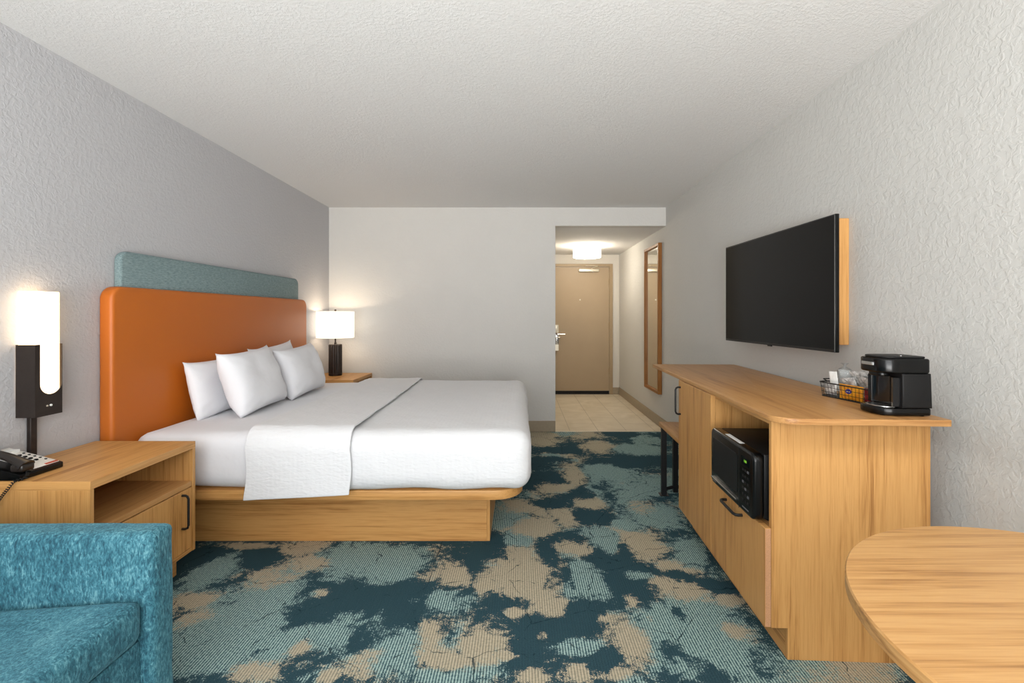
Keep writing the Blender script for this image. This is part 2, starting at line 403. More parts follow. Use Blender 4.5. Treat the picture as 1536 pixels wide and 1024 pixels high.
# carpet cloud patches in metres: x, y, radius x, radius y, tone (0 aqua, 1 beige, 2 dark)
BLOBS = [(-1.2, 2.49, 0.107, 0.088, 1), (-1.05, 2.36, 0.118, 0.063, 1), (-0.85, 2.39, 0.171, 0.162, 0), (-0.65, 2.3, 0.132, 0.179, 0), (-0.31, 2.24, 0.128, 0.114, 1), (-0.35, 2.03, 0.131, 0.07, 0), (-1.14, 2.05, 0.177, 0.192, 0), (-1.1, 1.84, 0.198, 0.154, 0), (-1.19, 2.21, 0.111, 0.139, 1), (-1.16, 1.77, 0.177, 0.142, 0), (-0.92, 1.8, 0.078, 0.148, 0), (-0.96, 1.63, 0.093, 0.045, 1), (-0.9, 2.11, 0.042, 0.035, 1), (-0.38, 1.82, 0.065, 0.094, 1), (-0.68, 1.88, 0.121, 0.12, 0), (-0.55, 1.7, 0.073, 0.098, 1), (-0.5, 1.78, 0.077, 0.126, 0), (-0.3, 1.7, 0.134, 0.03, 1), (-0.67, 1.62, 0.03, 0.037, 1), (-0.83, 1.75, 0.044, 0.035, 1), (-0.28, 1.62, 0.105, 0.03, 0), (-1.35, 1.9, 0.082, 0.082, 1), (-1.42, 2.05, 0.088, 0.072, 1), (-1.52, 2.3, 0.099, 0.12, 0), (-1.51, 2.53, 0.145, 0.036, 1), (-0.65, 2.05, 0.295, 0.12, 2), (-0.5, 1.96, 0.056, 0.175, 2), (-1.64, 2.42, 0.104, 0.067, 2), (-0.63, 1.86, 0.053, 0.079, 2), (-1.36, 2.39, 0.103, 0.065, 2), (-0.93, 1.96, 0.07, 0.109, 2), (0.21, 4.6, 0.15, 0.182, 1), (0.73, 4.43, 0.144, 0.169, 1), (0.22, 4.89, 0.16, 0.103, 1), (0.41, 3.66, 0.09, 0.173, 1), (0.25, 3.39, 0.111, 0.099, 1), (0.48, 3.12, 0.102, 0.126, 1), (0.68, 3.25, 0.177, 0.182, 0), (0.88, 3.34, 0.109, 0.144, 0), (0.7, 3.72, 0.162, 0.178, 0), (1.14, 4.34, 0.189, 0.162, 0), (0.28, 2.92, 0.095, 0.147, 1), (0.09, 3.0, 0.049, 0.077, 1), (0.04, 2.75, 0.164, 0.13, 1), (-0.06, 3.0, 0.098, 0.116, 1), (-0.02, 2.57, 0.084, 0.085, 0), (-0.1, 2.85, 0.078, 0.21, 0), (0.02, 2.22, 0.157, 0.234, 1), (0.13, 1.99, 0.087, 0.103, 1), (-0.18, 2.18, 0.071, 0.123, 1), (-0.02, 2.46, 0.094, 0.104, 1), (0.29, 2.51, 0.096, 0.095, 1), (0.45, 2.63, 0.1, 0.104, 0), (0.48, 2.49, 0.054, 0.08, 0), (0.65, 2.54, 0.124, 0.153, 1), (0.59, 2.69, 0.073, 0.093, 1), (0.86, 2.92, 0.143, 0.147, 0), (0.79, 3.0, 0.082, 0.116, 1), (0.64, 2.78, 0.076, 0.067, 0), (0.3, 2.18, 0.095, 0.143, 0), (0.31, 2.31, 0.075, 0.046, 0), (0.21, 2.14, 0.03, 0.099, 0), (0.91, 2.46, 0.094, 0.13, 0), (0.77, 2.34, 0.076, 0.059, 1), (0.84, 2.27, 0.074, 0.044, 1), (0.58, 2.25, 0.073, 0.054, 0), (0.65, 2.18, 0.083, 0.082, 1), (0.71, 2.07, 0.135, 0.092, 1), (0.78, 1.96, 0.107, 0.099, 0), (0.61, 1.87, 0.122, 0.18, 0), (0.76, 1.79, 0.117, 0.139, 0), (0.87, 1.85, 0.06, 0.074, 1), (0.93, 2.05, 0.056, 0.036, 1), (0.41, 1.79, 0.088, 0.125, 1), (0.36, 1.91, 0.042, 0.039, 1), (0.5, 2.05, 0.03, 0.072, 1), (0.54, 1.91, 0.036, 0.047, 1), (0.23, 1.75, 0.076, 0.04, 0), (-0.03, 1.96, 0.043, 0.033, 1), (-0.13, 1.77, 0.086, 0.067, 1), (-0.06, 1.7, 0.074, 0.03, 1), (0.07, 1.61, 0.052, 0.03, 1), (0.23, 1.61, 0.044, 0.03, 1), (0.09, 1.83, 0.03, 0.03, 1), (0.33, 1.6, 0.052, 0.03, 1), (0.62, 1.65, 0.081, 0.047, 0), (0.12, 2.41, 0.046, 0.15, 2), (0.22, 2.22, 0.03, 0.085, 2), (-0.13, 2.54, 0.083, 0.111, 2), (-0.22, 2.31, 0.05, 0.115, 2), (0.3, 2.6, 0.085, 0.058, 2), (0.45, 2.38, 0.078, 0.086, 2), (0.57, 2.46, 0.033, 0.078, 2), (0.56, 2.12, 0.058, 0.116, 2), (0.46, 2.2, 0.048, 0.052, 2), (0.77, 2.25, 0.073, 0.043, 2), (0.09, 1.88, 0.102, 0.061, 2), (-0.07, 2.03, 0.066, 0.044, 2), (0.28, 1.96, 0.064, 0.099, 2), (0.03, 1.73, 0.075, 0.077, 2), (0.31, 1.68, 0.036, 0.073, 2), (0.58, 1.78, 0.039, 0.061, 2), (0.66, 1.94, 0.032, 0.04, 2), (0.94, 2.14, 0.07, 0.039, 2), (0.66, 1.63, 0.044, 0.046, 2), (0.58, 2.31, 0.075, 0.035, 2), (0.21, 3.08, 0.1, 0.073, 2), (0.42, 2.92, 0.095, 0.092, 2), (0.63, 3.25, 0.071, 0.136, 2), (0.43, 3.25, 0.088, 0.082, 2), (0.16, 3.55, 0.116, 0.119, 2), (0.92, 3.97, 0.216, 0.095, 2), (0.43, 4.34, 0.189, 0.081, 2), (1.07, 4.89, 0.133, 0.082, 2), (0.18, 4.04, 0.132, 0.07, 2), (0.53, 2.85, 0.047, 0.063, 2)]
WIN_P, FILL_P, LAMP_P, EXPO = 40.0, 1080.0, 2.0, 0.37
M['sconce'] = glow('sconce_glass', (255, 216, 166), 3.0)
M['shade'] = glow('lit_linen_shade', (255, 240, 220), 1.3)
M['bulb'] = glow('bulb_glass', (255, 220, 170), 5)
M['drum'] = glow('frosted_drum', (255, 242, 222), 14.0)
# ------------------------------------------------------------------ room shell
XL, XR, YB, YD, YF, ZC, ZH, XH = -2.088, 1.583, 5.011, 7.389, -1.55, 2.44, 2.24, .378
T = .12
# carpet with its woven cloud pattern
def carpet():
    nx, ny = 148, 264; x0, x1, y0, y1 = XL, XR, YF, YB
    bm = bmesh.new(); L = []; Bg = []
    lf = bm.verts.layers.float.new('light_field'); bf = bm.verts.layers.float.new('beige_field')
    V = []
    for j in range(ny+1):
        for i in range(nx+1):
            x = x0+(x1-x0)*i/nx; y = y0+(y1-y0)*j/ny
            wx = x+.05*noise.noise(Vector((x*4, y*4, 1))); wy = y+.05*noise.noise(Vector((x*4, y*4, 9)))
            gA = gB = gD = 0
            for (bx, by, rx, ry, c) in BLOBS:
                dx = (wx-bx)/(rx*1.15); dy = (wy-by)/(ry*1.15)
                q = dx*dx+dy*dy
                if q > 9: continue
                g = math.exp(-.75*q)
                if c == 0: gA = max(gA, g)
                elif c == 1: gB = max(gB, g)
                else: gD = max(gD, g)
            cov = min(1, (gA+gB+gD)*1.6)
            n = fb((x, y, 0), 2.1, 3); n2 = fb((x, y, 5), 1.9, 8)
            g = max(gA, gB)
            v = bm.verts.new((x, y, 0))
            v[lf] = cov*(g*1.3-gD*.95-.34+.15*n) + (1-cov)*(n*1.1+.03)
            v[bf] = cov*((gB-gA)*1.0-.05) + (1-cov)*(n2*1.0-.05)
            V.append(v)
    for j in range(ny):
        for i in range(nx):
            a = j*(nx+1)+i; bm.faces.new((V[a], V[a+1], V[a+nx+2], V[a+nx+1]))
    # thickness of the floor slab below the pile
    ext = bmesh.ops.extrude_face_region(bm, geom=bm.faces[:])
    for e in ext['geom']:
        if isinstance(e, bmesh.types.BMVert): e.co.z -= .05
    return bm
struct('floor', carpet(), M['carpet'])
struct('floor_hall', box(XH-.05, XR+.02, YB, YD+.1, -.05, .0), M['tile'])
struct('trim_1', box(XH, XR-.002, YB-.012, YB+.012, .0005, .004, .001), M['steel_warm'])
struct('ceiling', box(XL-T, XR+T, YF-T, YB, ZC, ZC+T), M['ceil'])
struct('ceiling_hall', box(XH-T, XR+T, YB+T+.001, YD+T, ZH, ZH+T), M['ceil'])
struct('wall_left', box(XL-T, XL, YF-T, YB, -.05, ZC), M['accent'])
struct('wall_right', box(XR, XR+T, YF-T, YD+T, -.05, ZC), M['wall_r'])
# back wall with the soffit over the hall opening
w = box(XL-T, XH, YB, YB+T, -.05, ZC+T)
box(XH, XR, YB, YB+T, ZH-.0, ZC+T, bm=w)
struct('wall_back', w, M['wall'])
struct('wall_hall_left', box(XH-T, XH, YB+T, YD+T, -.05, ZH), M['hall'])
# hall end wall around the entry door
DX0, DX1, DZ = .508, 1.422, 2.041
w = box(XH-T, DX0-.056, YD, YD+T, -.05, ZH); box(DX1+.056, XR, YD, YD+T, -.05, ZH, bm=w); box(DX0-.056, DX1+.056, YD, YD+T, DZ+.05, ZH, bm=w)
struct('wall_hall_end', w, M['hall'])
# wall behind the camera with a wide window
WX0, WX1, WZ0, WZ1 = -1.75, 1.3, .35, 2.3
w = box(XL-T, WX0, YF-T, YF, -.05, ZC); box(WX1, XR+T, YF-T, YF, -.05, ZC, bm=w); box(WX0, WX1, YF-T, YF, -.05, WZ0, bm=w); box(WX0, WX1, YF-T, YF, WZ1, ZC, bm=w)
struct('wall_front', w, M['wall'])
wf = bmesh.new()
for a in (box(WX0, WX1, YF-.09, YF-.03, WZ0, WZ0+.05), box(WX0, WX1, YF-.09, YF-.03, WZ1-.05, WZ1), box(WX0, WX0+.05, YF-.09, YF-.03, WZ0+.05, WZ1-.05),
          box(WX1-.05, WX1, YF-.09, YF-.03, WZ0+.05, WZ1-.05), box(-.25, -.2, YF-.09, YF-.03, WZ0+.05, WZ1-.05)): join(wf, a)
struct('window_1', wf, M['steel_warm'])
def baseb(name, x0, x1, y0, y1, h=.118): struct(name, box(x0, x1, y0, y1, 0, h, .003, 1), M['base'])
baseb('baseboard_left', XL, XL+.012, YF, YB-.013); baseb('baseboard_back', XL+.013, XH, YB-.012, YB)
baseb('baseboard_right', XR-.012, XR, YF, YD-.014); baseb('baseboard_hall', DX1+.056, XR-.013, YD-.012, YD, .11)

# entry door
dr = bpy.data.objects.new('door_1', None); C.objects.link(dr); dr.location = (DX0, YD, 0); dr['kind'] = 'structure'
W = DX1-DX0
fr = box(-.055, -.002, -.02, .1, 0, DZ+.05, .003, 1); box(W+.002, W+.055, -.02, .1, 0, DZ+.05, .003, 1, fr); box(-.0545, W+.0545, -.0195, .1, DZ+.004, DZ+.05, .003, 1, fr)
struct('door_frame', fr, M['doorframe'], dr)
struct('door_panel', box(0, W, -.004, .04, .055, DZ, .002, 1), M['door'], dr)
struct('door_sweep', box(.003, W-.003, -.010, .035, .012, .054), M['rubber'], dr)
struct('threshold', box(0, W, -.014, .09, .0, .011), M['bronze'], dr)
for z in (.38, 1.10, 1.80):
    h = box(W-.012, W+.012, -.010, -.004, z-.055, z+.055); lathe([(.007, z-.055), (.007, z+.055)], W+.001, -.012, 10, h)
    obj('hinge', h, M['doorframe'], dr)
cl = box(.42, .74, -.065, -.005, 1.962, 2.006, .006, 2); obj('door_closer', cl, M['steel_warm'], dr)
obj('closer_arm', tube([(.63, -.04, 2.006), (.63, -.04, 2.02), (.70, -.15, 2.035), (.705, -.15, 2.045), (.56, -.03, 2.06), (.53, -.025, 2.06)], .007, 6), M['steel_warm'], dr)
obj('closer_valve', lathe([(.012, 1.95), (.014, 1.955), (.014, 1.965)], .645, -.05, 12), M['chrome'], dr)
pp = xf(lathe([(.011, 0), (.011, .006), (.004, .008)], 0, 0, 14), Matrix.Translation((.445, -.004, 1.515)) @ Matrix.Rotation(R(90), 4, 'X')); obj('peephole', pp, M['steel_warm'], dr)
lk = prism(rrect(.035, .10, .985, 1.115, .012), -.026, -.004, .004, 2, axis='y'); lock = obj('lock_housing', lk, M['steel_warm'], dr)
lk = prism(rrect(.035, .105, .80, .975, .012), -.022, -.004, .004, 2, axis='y'); obj('lock_plate', lk, M['chrome'], dr)
obj('lever_handle', tube([(.065, -.022, .965), (.065, -.06, .965), (.075, -.068, .965), (.20, -.068, .963)], [.012, .011, .011, .009], 10), M['chrome'], dr)
obj('security_latch', tube([(.05, -.022, .915), (.05, -.05, .915), (.12, -.05, .912)], .008, 8), M['chrome'], dr)
dh = prism(rrect(.03, .10, .70, .80, .01), -.032, -.0225, .002, 1, axis='y')
obj('thumb_turn', box(.052, .072, -.05, -.022, .845, .885, .004, 2), M['chrome'], dr)
obj('latch_strike', dh, M['steel_warm'], dr)

# ------------------------------------------------------------------ bed
PX = .01
bed = thing('platform_bed', 'light oak platform bed base with rounded overhanging deck on carpet', 'bed', (-1.0, 3.306, 0))
def bl(x, y): return (x+1.0, y-3.306)
dk = prism([(a, b) for a, b in rrect(-1.0, PX+1.0, 2.372-3.306, 4.24-3.306, (.01, .15, .15, .01), 10)], .3115, .361, .004, 2)
obj('deck', dk, M['wood_x'], bed)
pl = box(-.98, -.172+1, 2.579-3.306, 4.033-3.306, 0, .311, .002, 1); 
pl = bmesh.new(); join(pl, box(-.98, -.172+.982, 2.579-3.306, 4.033-3.306, .0, .311)); obj('plinth', pl, M['wood_x'], bed)
obj('plinth_end_panel', box(-.172+.9825, -.172+1.0, 2.5785-3.306, 4.0335-3.306, .0, .311, .0015, 1), M['wood_z'], bed)

def md(p, n):
    s = fb(p, 2.2, 4)*.006
    if p.y < 2.45 or p.y > 4.17: s += .004*math.sin(p.x*9+p.z*3)
    return n*s
mat_ = rgrid(-2.003, .012, 2.352, 4.262, .3685, .652, .07, .035, None, md)
tag(obj('mattress', mat_, M['sheet'], smooth=60), 'thick mattress in a smooth white fitted sheet on the oak bed', 'mattress')

def bd(p, n):
    s = fb(p, 3.0, 11)*.006 + fb(p, 9, 2, 2)*.0025
    if p.z < .42: s += .005*math.sin(p.x*13)*(.42-p.z)/.06
    return n*s
bk = rgrid(-2.0, .048, 2.332, 4.282, .366, .664, .085, .026, lambda c: c.x > -1.12 and not (c.z < .372), bd)
o = obj('blanket', bk, M['blanket'], smooth=75); mod_solid(o, .006, 1)
tag(o, 'white textured blanket tucked around the mattress up to its foot end', 'blanket')
def fd(p, n):
    s = fb(p, 3.2, 21)*.006 + fb(p, 10, 2, 2)*.0025
    v = n*s
    if p.y < 2.40 and p.z < .6:
        v += Vector((.008*math.sin(p.z*16), -.006-.012*(.6-p.z), (.028*(p.x+1.39)/.54-.012)*(.6-p.z)/.25))
    # the strip's edges run a little skewed across the bed
    t = (p.y-2.3)/2.0; v.x += -.055*t*max(0, (p.x+1.4)/.55)
    return v
def fkeep(c):
    if not (-1.392 < c.x < -.845): return False
    if c.y > 3.3: return c.z > .40
    return c.z > .345
fs = rgrid(-2.2, .4, 2.316, 4.292, .17, .682, .085, .022, fkeep, fd)
o = obj('folded_blanket', fs, M['blanket'], smooth=75); mod_solid(o, .010, 1)
bv = o.modifiers.new('soft_edge', 'BEVEL'); bv.width = .0045; bv.segments = 3; bv.limit_method = 'ANGLE'; bv.angle_limit = R(60)
tag(o, 'folded-back end of white blanket lying as a band across the bed', 'blanket')

# headboard
hb = thing('headboard', 'orange leather headboard with grey-blue upper panel on the wall behind the bed', 'headboard', (XL+.002, 3.306, 0))
y0, y1 = 2.268-3.306, 4.338-3.306
own = prism(rrect(y0, y1, .25, 1.41, (.02, .02, .065, .065), 8), .001, .072, .018, 4, axis='x'); obj('orange_panel', own, M['orange'], hb)['label'] = 'orange leather panel'
own2 = prism(rrect(2.354-3.306, 4.24-3.306, 1.38, 1.597, (.003, .003, .055, .055), 8), .0, .04, .012, 4, axis='x')
obj('fabric_panel', own2, M['bluegrey'], hb)['label'] = 'grey-blue woven fabric panel'

# pillows
def pillow_bm(W, H, T_, seed):
    bm = bmesh.new(); n = 34; top = {}; bot = {}
    for sgn, d in ((1, top), (-1, bot)):
        for i in range(n+1):
            for j in range(n+1):
                u = -1+2*i/n; v = -1+2*j/n
                if sgn < 0 and (i in (0, n) or j in (0, n)): d[i, j] = top[i, j]; continue
                x = W/2*u*(1-.05*(1-v*v)**.8*abs(u)**3 + (.015 if v > 0 else -.03)*abs(v)**6); y = H/2*v*(1-.09*(1-u*u)**.7*abs(v)**3 + .025*abs(u)**8*(1 if v > 0 else -1.5))
                t = T_/2*((1-u**4)*(1-v**4))**.52*(1-.15*abs(u*v))
                p = Vector((x, y, 0)); k = fb((u*1.4, v*1.4, sgn*3), 0.9, seed, 2)*.012 + fb((u*2.5, v*2.5, sgn*3), 1.0, seed+3, 2)*.003
                # radiating creases at the corners
                cr = abs(u*v)**2; k += .008*cr*math.sin(math.atan2(v, u)*22+seed)
                edge = min(1, (1-max(abs(u), abs(v)))*6)
                d[i, j] = bm.verts.new((x, y, sgn*(t+k*edge)))
    for d, fl in ((top, False), (bot, True)):
        for i in range(n):
            for j in range(n):
                q = [d[i, j], d[i+1, j], d[i+1, j+1], d[i, j+1]]
                try: bm.faces.new(q[::-1] if fl else q)
                except ValueError: pass
    return bm
def pillow(center, W, H, T_, lean, yaw, roll, seed, label):
    bm = pillow_bm(W, H, T_, seed)
    # local x = along the headboard, local y = up, local z = towards the foot of the bed
    B = Matrix(((0, 0, 1, 0), (1, 0, 0, 0), (0, 1, 0, 0), (0, 0, 0, 1)))
    mt = Matrix.Rotation(R(yaw), 4, 'Z') @ Matrix.Rotation(R(-lean), 4, 'Y') @ B @ Matrix.Rotation(R(roll), 4, 'Z')
    xf(bm, mt); o = obj('pillow', bm, M['pillow'], smooth=80); o.location = center
    tag(o, label, 'pillow', 'white pillows leaning on the headboard'); return o
pillow((-1.918, 2.975, .819), .62, .36, .12, 12, 0, 1, 3, 'rear white pillow against orange headboard, nearest the phone and sconce')
pillow((-1.918, 3.615, .842), .62, .40, .12, 12, 0, 3, 8, 'rear white pillow nearly hidden behind the two front pillows')
pillow((-1.735, 3.000, .848), .585, .415, .18, 19, 2, 1.5, 14, 'plump front white pillow overlapping the near rear pillow')
pillow((-1.720, 3.605, .838), .60, .395, .17, 19, 0, 2, 22, 'front white pillow nearest the drum-shade lamp, far side of bed')

# ------------------------------------------------------------------ nightstands
def nightstand(loc, label):
    t = thing('nightstand', label, 'nightstand', loc, 0, 'oak nightstands either side of the bed')
    D, Wd, H = .488, .55, .652     # x from wall 0..D, y 0..Wd
    obj('top', box(0, D, 0, Wd, H-.032, H, .0015, 1), M['wood_y'], t)
    for y in (0, Wd-.018): obj('side_panel', box(.001, D-.001, y, y+.018, .126, H-.0322, .001, 1), M['wood_z'], t)
    obj('back_panel', box(.004, .012, .019, Wd-.019, .13, H-.034), M['wood_y'], t)
    obj('shelf', box(.013, D-.004, .0185, Wd-.0185, .441, .465, .001, 1), M['top_y'], t)
    obj('bottom_panel', box(.013, D-.004, .0185, Wd-.0185, .126, .144, .001, 1), M['wood_y'], t)
    d = obj('door', box(D-.022, D-.003, .021, Wd-.021, .147, .436, .0015, 1), M['wood_z'], t)
    handle('handle', (D-.003, Wd-.085, .262), (D-.003, Wd-.085, .418), (.03, 0, 0), .0055, d)
    obj('toe_kick', box(.02, D-.09, .004, Wd-.004, 0, .1255, .001, 1), M['wood_y'], t)
    return t
nightstand((XL+.014, 1.694, 0), 'oak nightstand between sofa and bed, holding the telephone')
nightstand((XL+.014, 4.36, 0), 'oak nightstand in the far corner beyond the bed, under the drum-shade lamp')

# ------------------------------------------------------------------ telephone
ph = thing('telephone', 'black desk telephone with pale keypad plate and coiled cord on nightstand', 'telephone', (-1.958, 1.775, .6525), 0)
def wedge(x0, x1, y0, y1, za0, za1, zb, bev=.004):
    """top height za0 at x0 falling to za1 at x1, bottom zb"""
    own = bmesh.new()
    P = [(x0, y0, zb), (x1, y0, zb), (x1, y1, zb), (x0, y1, zb), (x0, y0, za0), (x1, y0, za1), (x1, y1, za1), (x0, y1, za0)]
    v = [own.verts.new(p) for p in P]
    for f in ((0, 1, 2, 3), (4, 5, 6, 7), (0, 1, 5, 4), (1, 2, 6, 5), (2, 3, 7, 6), (3, 0, 4, 7)): own.faces.new([v[i] for i in f])
    bmesh.ops.recalc_face_normals(own, faces=own.faces[:])
    bmesh.ops.bevel(own, geom=own.edges[:], offset=bev, segments=2, profile=.5, affect='EDGES'); return own
obj('body', wedge(-.11, .11, -.078, .085, .078, .022, 0), M['plastic'], ph)
def on(x): return .078+(x+.11)/.22*(.022-.078)
tilt = math.atan2(.022-.078, .22)
pm = bmesh.new(); join(pm, wedge(-.103, .098, -.018, .079, on(-.103)+.0022, on(.098)+.0022, .01, .001)); plate = obj('keypad_plate', pm, M['phone_face'], ph); plate['label'] = 'pale keypad plate'
for r_ in range(4):
    for c_ in range(3):
        x = -.022+r_*.022; y = .006+c_*.018
        k = box(x-.006, x+.006, y-.0055, y+.0055, on(x)-.002, on(x)+.0065, .002, 1); obj('key', k, M['plastic'], plate)
for r_ in range(5):
    x = -.03+r_*.022; y = .065; k = box(x-.004, x+.004, y-.0035, y+.0035, on(x)-.002, on(x)+.005, .001, 1); obj('key', k, M['plastic_m'], plate)
obj('label_strip', box(-.088, -.05, .0, .07, on(-.05)+.0005, on(-.088)+.0032), M['white_paper'], plate)
obj('label_strip', box(.088, .0975, .03, .075, on(.0975)+.0, on(.088)+.0035), M['label_red'], plate)
# handset: arched bar with two deep ends
hs = []
for i in range(13):
    s = -1+2*i/12; x = s*.105; z = on(x)+.036-.012*abs(s)**3+.004*(1-s*s)
    hs.append((x, -.05, z))
hb_ = tube(hs, [.014+.009*abs(-1+2*i/12)**4 for i in range(13)], 12)
for v in hb_.verts: v.co.y = -.05+(v.co.y+.05)*1.25
join(hb_, box(-.118, -.07, -.074, -.026, on(-.094)+.002, on(-.094)+.034, .008, 3)); join(hb_, box(.066, .114, -.074, -.026, on(.09)+.002, on(.09)+.03, .008, 3))
obj('handset', hb_, M['phone_brown'], ph)
# coiled cord
path = [(.110, -.050, .034), (.122, -.066, .012), (.115, -.078, .007), (.105, -.092, .004), (.09, -.100, -.02), (.06, -.101, -.06), (.035, -.101, -.105), (.02, -.101, -.16), (.0, -.101, -.22)]
pts = []; 
def cr(p0, p1, p2, p3, t): return .5*((2*p1)+(p2-p0)*t+(2*p0-5*p1+4*p2-p3)*t*t+(3*p1-p0-3*p2+p3)*t**3)
V_ = [Vector(p) for p in path]; dense = []
for i in range(len(V_)-1):
    for k in range(60):
        dense.append(cr(V_[max(0, i-1)], V_[i], V_[i+1], V_[min(len(V_)-1, i+2)], k/60))
acc = 0; coil = []
for i in range(1, len(dense)-1):
    d = (dense[i+1]-dense[i-1]).normalized(); acc += (dense[i]-dense[i-1]).length
    a = d.cross(Vector((.3, .9, .2))).normalized(); b = d.cross(a)
    ph_ = acc/.0042*2*PI*.5
    rr = .0042
    coil.append(dense[i]+a*rr*math.cos(ph_)+b*rr*math.sin(ph_))
obj('coiled_cord', tube(coil, .0016, 5), M['rubber'], ph)

# ------------------------------------------------------------------ wall sconce
sc_ = thing('wall_sconce', 'lit frosted wall sconce in an open dark bronze box above the telephone', 'lamp', (XL+.001, 1.956, 1.0))
bw, bd_ = .0565, .082
z0, z1 = -.160, .142
u = [(-bw, z0), (bw, z0), (bw, z1), (.0545, z1), (.0545, -.025)] + [(.009+.0455*math.cos(R(a)), -.025+.0455*math.sin(R(a))) for a in range(-12, -169, -12)] + [(-.0365, -.025), (-.0365, z1), (-bw, z1)]
fp = prism(u, bd_-.003, bd_, axis='x')
join(fp, box(.001, bd_-.003, -bw, -bw+.003, z0, z1)); join(fp, box(.001, bd_-.003, bw-.003, bw, z0, z1)); join(fp, box(.001, bd_-.003, -bw+.003, bw-.003, z0, z0+.003))
obj('box_body', fp, M['bronze'], sc_, smooth=30)
# frosted diffuser (D-shaped column)
dp = rrect(.006, .0785, -.0530, .0530, (.004, .018, .010, .004), 8)
obj('diffuser', prism(dp, -.078, .365, .002, 1), M['sconce'], sc_)
obj('switch', box(bd_, bd_+.003, -.012, -.006, -.121, -.115), M['steel_warm'], sc_); obj('switch', lathe([(.0045, 0), (.0045, .004)], 0, 0, 12), M['white_paper'], sc_)
s_ = sc_.children[-1]; s_.rotation_euler = (0, R(90), 0); s_.location = (bd_, .006, -.118)
obj('cord_cover', box(.0, .018, -.014, .014, -.345, z0, .002, 1), M['bronze'], sc_)

# ------------------------------------------------------------------ drum-shade lamp
lp = thing('table_lamp', 'lit white drum-shade lamp with fluted bronze base on far nightstand', 'lamp', (-1.893, 4.70, .6525))
pr = bmesh.new(); nn = 72; prof = [(0, .0), (.0, .016), (.3, .017), (1, .02), (1, .312), (.3, .315), (.3, .326)]
rings = []
for z in (0.0, .012): rings.append((z, False))
own = lathe([(.064, 0), (.066, .004), (.066, .024), (.063, .026)], 0, 0, 48); obj('base_foot', own, M['bronze'], lp)
own = bmesh.new(); R2 = []
for z in (.026, .31, .318):
    ring = []
    for i in range(120):
        a = 2*PI*i/120; r = .060+.0055*abs(math.sin(a*7))-(.004 if z > .315 else 0)
        ring.append(own.verts.new((r*math.cos(a), r*math.sin(a), z)))
    R2.append(ring)
for a, b in zip(R2, R2[1:]):
    for i in range(120): own.faces.new((a[i], a[(i+1) % 120], b[(i+1) % 120], b[i]))
own.faces.new(R2[0]); own.faces.new(R2[-1]); obj('fluted_column', own, M['bronze'], lp, smooth=25)
obj('neck', lathe([(.012, .318), (.012, .335), (.008, .34), (.008, .42), (.016, .425), (.016, .47)], 0, 0, 16), M['bronze'], lp)
own = lathe([(.181, .385), (.181, .652)], 0, 0, 64, caps=False); so = obj('lamp_shade', own, M['shade'], lp, smooth=60); mod_solid(so, .002, -1)
sp = bmesh.new()
for k in range(3):
    a = 2*PI*k/3+.3; join(sp, tube([(0, 0, .643), (.177*math.cos(a), .177*math.sin(a), .643)], .0018, 6))
join(sp, tube([(.0, 0, .47), (.03, 0, .5), (.036, 0, .57), (.02, 0, .63), (0, 0, .643)], .0015, 5)); join(sp, tube([(.0, 0, .47), (-.03, 0, .5), (-.036, 0, .57), (-.02, 0, .63), (0, 0, .643)], .0015, 5))
obj('harp', sp, M['bronze'], lp)
obj('finial', lathe([(.004, .643), (.009, .655), (.011, .668), (.004, .674)], 0, 0, 14), M['bronze'], lp)
obj('bulb', lathe([(.012, .47), (.022, .49), (.03, .525), (.022, .555), (.004, .565)], 0, 0, 20), M['bulb'], lp)

# ------------------------------------------------------------------ hall ceiling light
hl = thing('ceiling_light', 'round white drum flush light glowing on the hallway ceiling', 'lamp', (.93, 6.44, ZH))
obj('mounting_plate', lathe([(.17, 0), (.17, -.018), (.155, -.022)], 0, 0, 48), M['steel_warm'], hl)
obj('drum_diffuser', lathe([(.172, -.023), (.191, -.025), (.192, -.158), (.189, -.164), (.0005, -.168)], 0, 0, 56), M['drum'], hl)

# ------------------------------------------------------------------ mirror
mr = thing('wall_mirror', 'tall narrow mirror in a deep oak frame on the hallway wall', 'mirror', (XR-.001, 5.152, .378))
Lm, Hm, dm, fw = .593, 1.702, .042, .03
for (a, b, c, d) in ((0, Lm, 0, fw), (0, Lm, Hm-fw, Hm)): obj('frame_rail', box(-dm, 0, a, b, c, d, .001, 1), M['frame_wood'], mr)
for (a, b) in ((0, fw), (Lm-fw, Lm)): obj('frame_stile', box(-dm, 0, a, b, fw+.0005, Hm-fw-.0005, .001, 1), M['frame_wood'], mr)
obj('glass', box(-.022, -.004, fw+.0005, Lm-fw-.0005, fw+.001, Hm-fw-.001), M['mirror'], mr)

# ------------------------------------------------------------------ media cabinet
TH = R(-2.6)
O_ = (.896, 1.607, 0)
cb = thing('media_cabinet', 'long oak cabinet desk with microwave niche along the right wall', 'cabinet', O_, TH)
Wc, Lc = .592, 1.803
top = [(a, b) for a, b in rrect(0, Wc, 0, Lc, (.085, .012, .002, .004), 10)]
obj('countertop', prism(top, .8806, .9036, .003, 3), M['top_y'], cb)
P0, P1, Zt = .085, 1.13, .8802
